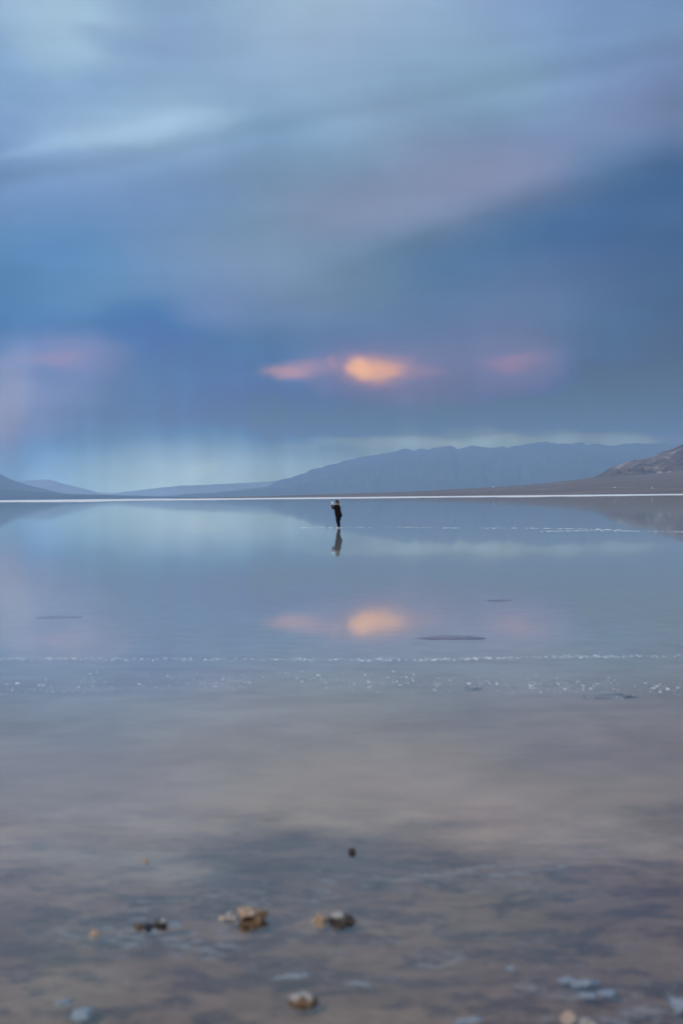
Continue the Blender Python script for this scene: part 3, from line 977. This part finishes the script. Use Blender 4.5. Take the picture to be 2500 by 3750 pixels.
def leg_pts(s):
    return [((s * 0.085, 0.010, 0.74), 0.110), ((s * 0.088, 0.030, 0.62), 0.098), ((s * 0.078, 0.045, 0.48), 0.078), ((s * 0.068, 0.048, 0.40), 0.061),
            ((s * 0.062, 0.022, 0.30), 0.058), ((s * 0.060, 0.008, 0.22), 0.050), ((s * 0.058, 0.000, 0.10), 0.034), ((s * 0.058, 0.000, 0.05), 0.034)]


bm = bmesh.new()
body_loft(bm, TR)
limb(bm, NECK)
ball(bm, (0, 0.135, 1.535), 0.074, 0.088, 0.104)          # skull
ball(bm, (0, 0.172, 1.490), 0.052, 0.052, 0.062)          # jaw
limb(bm, [((0, 0.215, 1.545), 0.008), ((0, 0.232, 1.520), 0.011), ((0, 0.220, 1.508), 0.012)], 0, 8)   # nose
for s in (-1, 1):
    ball(bm, (s * 0.076, 0.130, 1.525), 0.010, 0.020, 0.030, 10)   # ears
    limb(bm, arm_pts(s))
    limb(bm, leg_pts(s))
    limb(bm, [((s * 0.058, -0.045, 0.030), 0.028), ((s * 0.058, 0.010, 0.040), 0.036), ((s * 0.062, 0.090, 0.025), 0.034), ((s * 0.066, 0.140, 0.014), 0.026), ((s * 0.067, 0.165, 0.010), 0.014)])
    # hand: palm beside the phone, four fingers behind it, thumb in front
    palm = Vector((s * 0.050, 0.436, 1.405))
    ball(bm, palm, 0.017, 0.026, 0.042, 12)
    for k, (ln, zz) in enumerate(((0.060, 1.438), (0.068, 1.420), (0.062, 1.402), (0.050, 1.386))):
        b = Vector((s * 0.050, 0.452, zz))
        limb(bm, [(b, 0.0095), (b + Vector((-s * 0.006, 0.018, 0.006)), 0.0088), (b + Vector((-s * ln * 0.55, 0.022, 0.010)), 0.0080), (b + Vector((-s * ln, 0.016, 0.012)), 0.0068)], 0, 8)
    limb(bm, [((s * 0.048, 0.420, 1.392), 0.012), ((s * 0.042, 0.408, 1.420), 0.0105), ((s * 0.030, 0.410, 1.445), 0.0085), ((s * 0.022, 0.414, 1.456), 0.007)], 0, 8)
obj("body", fuse("body", bm, 0.005, 3), M_skin, person)

bm = bmesh.new()
body_loft(bm, [(0.72, 0.008, 0.196, 0.180)] + TR[2:], 0.012)
for s in (-1, 1): limb(bm, arm_pts(s)[:7], 0.009)
top = obj("top", fuse("top", bm, 0.008, 5), M_top, person)
bm = bmesh.new()
body_loft(bm, TR[:3], 0.005)
for s in (-1, 1):
    limb(bm, leg_pts(s)[:-1], 0.005)
    ball(bm, (s * 0.085, -0.078, 0.745), 0.090, 0.085, 0.100)
obj("leggings", fuse("leggings", bm, 0.008, 5), M_leg, person)

# hair: a cap over the skull and locks falling to the shoulders
bm = bmesh.new()
ball(bm, (0, 0.110, 1.548), 0.104, 0.108, 0.108)
rnd = random.Random(4)
for i in range(46):
    an = R(-200 + 220 * i / 45)                         # round the back from ear to ear
    ca, sa = math.cos(an), math.sin(an)
    x0, y0 = 0.090 * ca, 0.112 + 0.096 * sa
    l = rnd.uniform(0.17, 0.215)
    w = rnd.uniform(-0.012, 0.012)
    limb(bm, [((x0 * 0.7, 0.118 + (y0 - 0.118) * 0.7, 1.600), 0.016), ((x0 * 1.08, 0.118 + (y0 - 0.118) * 1.08, 1.545), 0.018), ((x0 * 1.12 + w, y0 * 1.0 - 0.012, 1.470), 0.018),
              ((x0 * 1.22 - w, y0 - 0.016, 1.600 - l * 0.95), 0.016), ((x0 * 1.18 + w, y0 - 0.006, 1.600 - l * 1.15), 0.008)], 0, 8)
obj("hair", fuse("hair", bm, 0.006, 1), M_hair, person)
for s in (-1, 1):
    bm = bmesh.new(); ball(bm, (0, 0, 0), 0.0125, 0.0125, 0.0125, 12)
    ey = obj("eye", bm_mesh("eye", bm), M_eye, person, (s * 0.030, 0.208, 1.545))
    bm = bmesh.new(); ball(bm, (0, 0.0085, 0), 0.006, 0.005, 0.006, 10)
    obj("iris", bm_mesh("iris", bm), M_iris, ey)
bm = bmesh.new()
limb(bm, [((-0.022, 0.213, 1.482), 0.003), ((-0.010, 0.221, 1.484), 0.006), ((0.010, 0.221, 1.484), 0.006), ((0.022, 0.213, 1.482), 0.003)], 0, 8)
obj("mouth", bm_mesh("mouth", bm), M_lip, person)

# phone held up in both hands
M_phone = simple("phone_case", (0.03, 0.03, 0.035), 0.4, 0.1, 10.0, 0.5)
M_screen = simple("phone_screen", (0.3, 0.3, 0.32), 0.15, 0.05, 10.0, 0.5, 0.0, (0.80, 0.88, 1.0), 1.0)
Mp = Matrix.Translation(FOOT) @ Matrix.Rotation(R(55), 4, 'Z') @ Matrix.Scale(PS, 4)
phone = empty("phone", Mp @ Vector((0, 0.438, 1.405)), R(55))
tag(phone, "phone with bright screen held up in the woman's hands", "phone")


def box(name, sx, sy, sz, bev):
    bm = bmesh.new(); bmesh.ops.create_cube(bm, size=1.0, matrix=Matrix.Diagonal((sx, sy, sz, 1)))
    bmesh.ops.bevel(bm, geom=list(bm.edges), offset=bev, segments=3, affect='EDGES')
    return bm_mesh(name, bm, False)


obj("case", box("case", 0.078, 0.009, 0.162, 0.004), M_phone, phone, (0, 0, 0.068))
obj("screen", box("screen", 0.071, 0.002, 0.152, 0.0008), M_screen, phone, (0, -0.005, 0.068))
obj("camera_lens", box("camera_lens", 0.026, 0.003, 0.026, 0.001), M_phone, phone, (-0.022, 0.0058, 0.128))

# ------------------------------------------------------------------ air
vm = bpy.data.materials.new("haze_air"); vm.use_nodes = True
nt = vm.node_tree; nt.nodes.clear()
pv = nt.nodes.new('ShaderNodeVolumePrincipled')
pv.inputs['Color'].default_value = (0.435, 0.670, 0.965, 1)
pv.inputs['Density'].default_value = HAZE_DENSITY
pv.inputs['Anisotropy'].default_value = 0.0
pv.inputs['Density Attribute'].default_value = ""
mo = nt.nodes.new('ShaderNodeOutputMaterial'); nt.links.new(pv.outputs[0], mo.inputs['Volume'])
bm = bmesh.new()
bmesh.ops.create_cube(bm, size=1.0)
hz = bm_mesh("haze", bm, False)
haze = obj("haze", hz, vm)
haze.scale = (53000, 53000, HAZE_TOP + 4)
haze.location = (0, 0, (HAZE_TOP - 4) / 2)
tag(haze, "pale blue haze lying over the whole valley", "haze", kind="stuff")
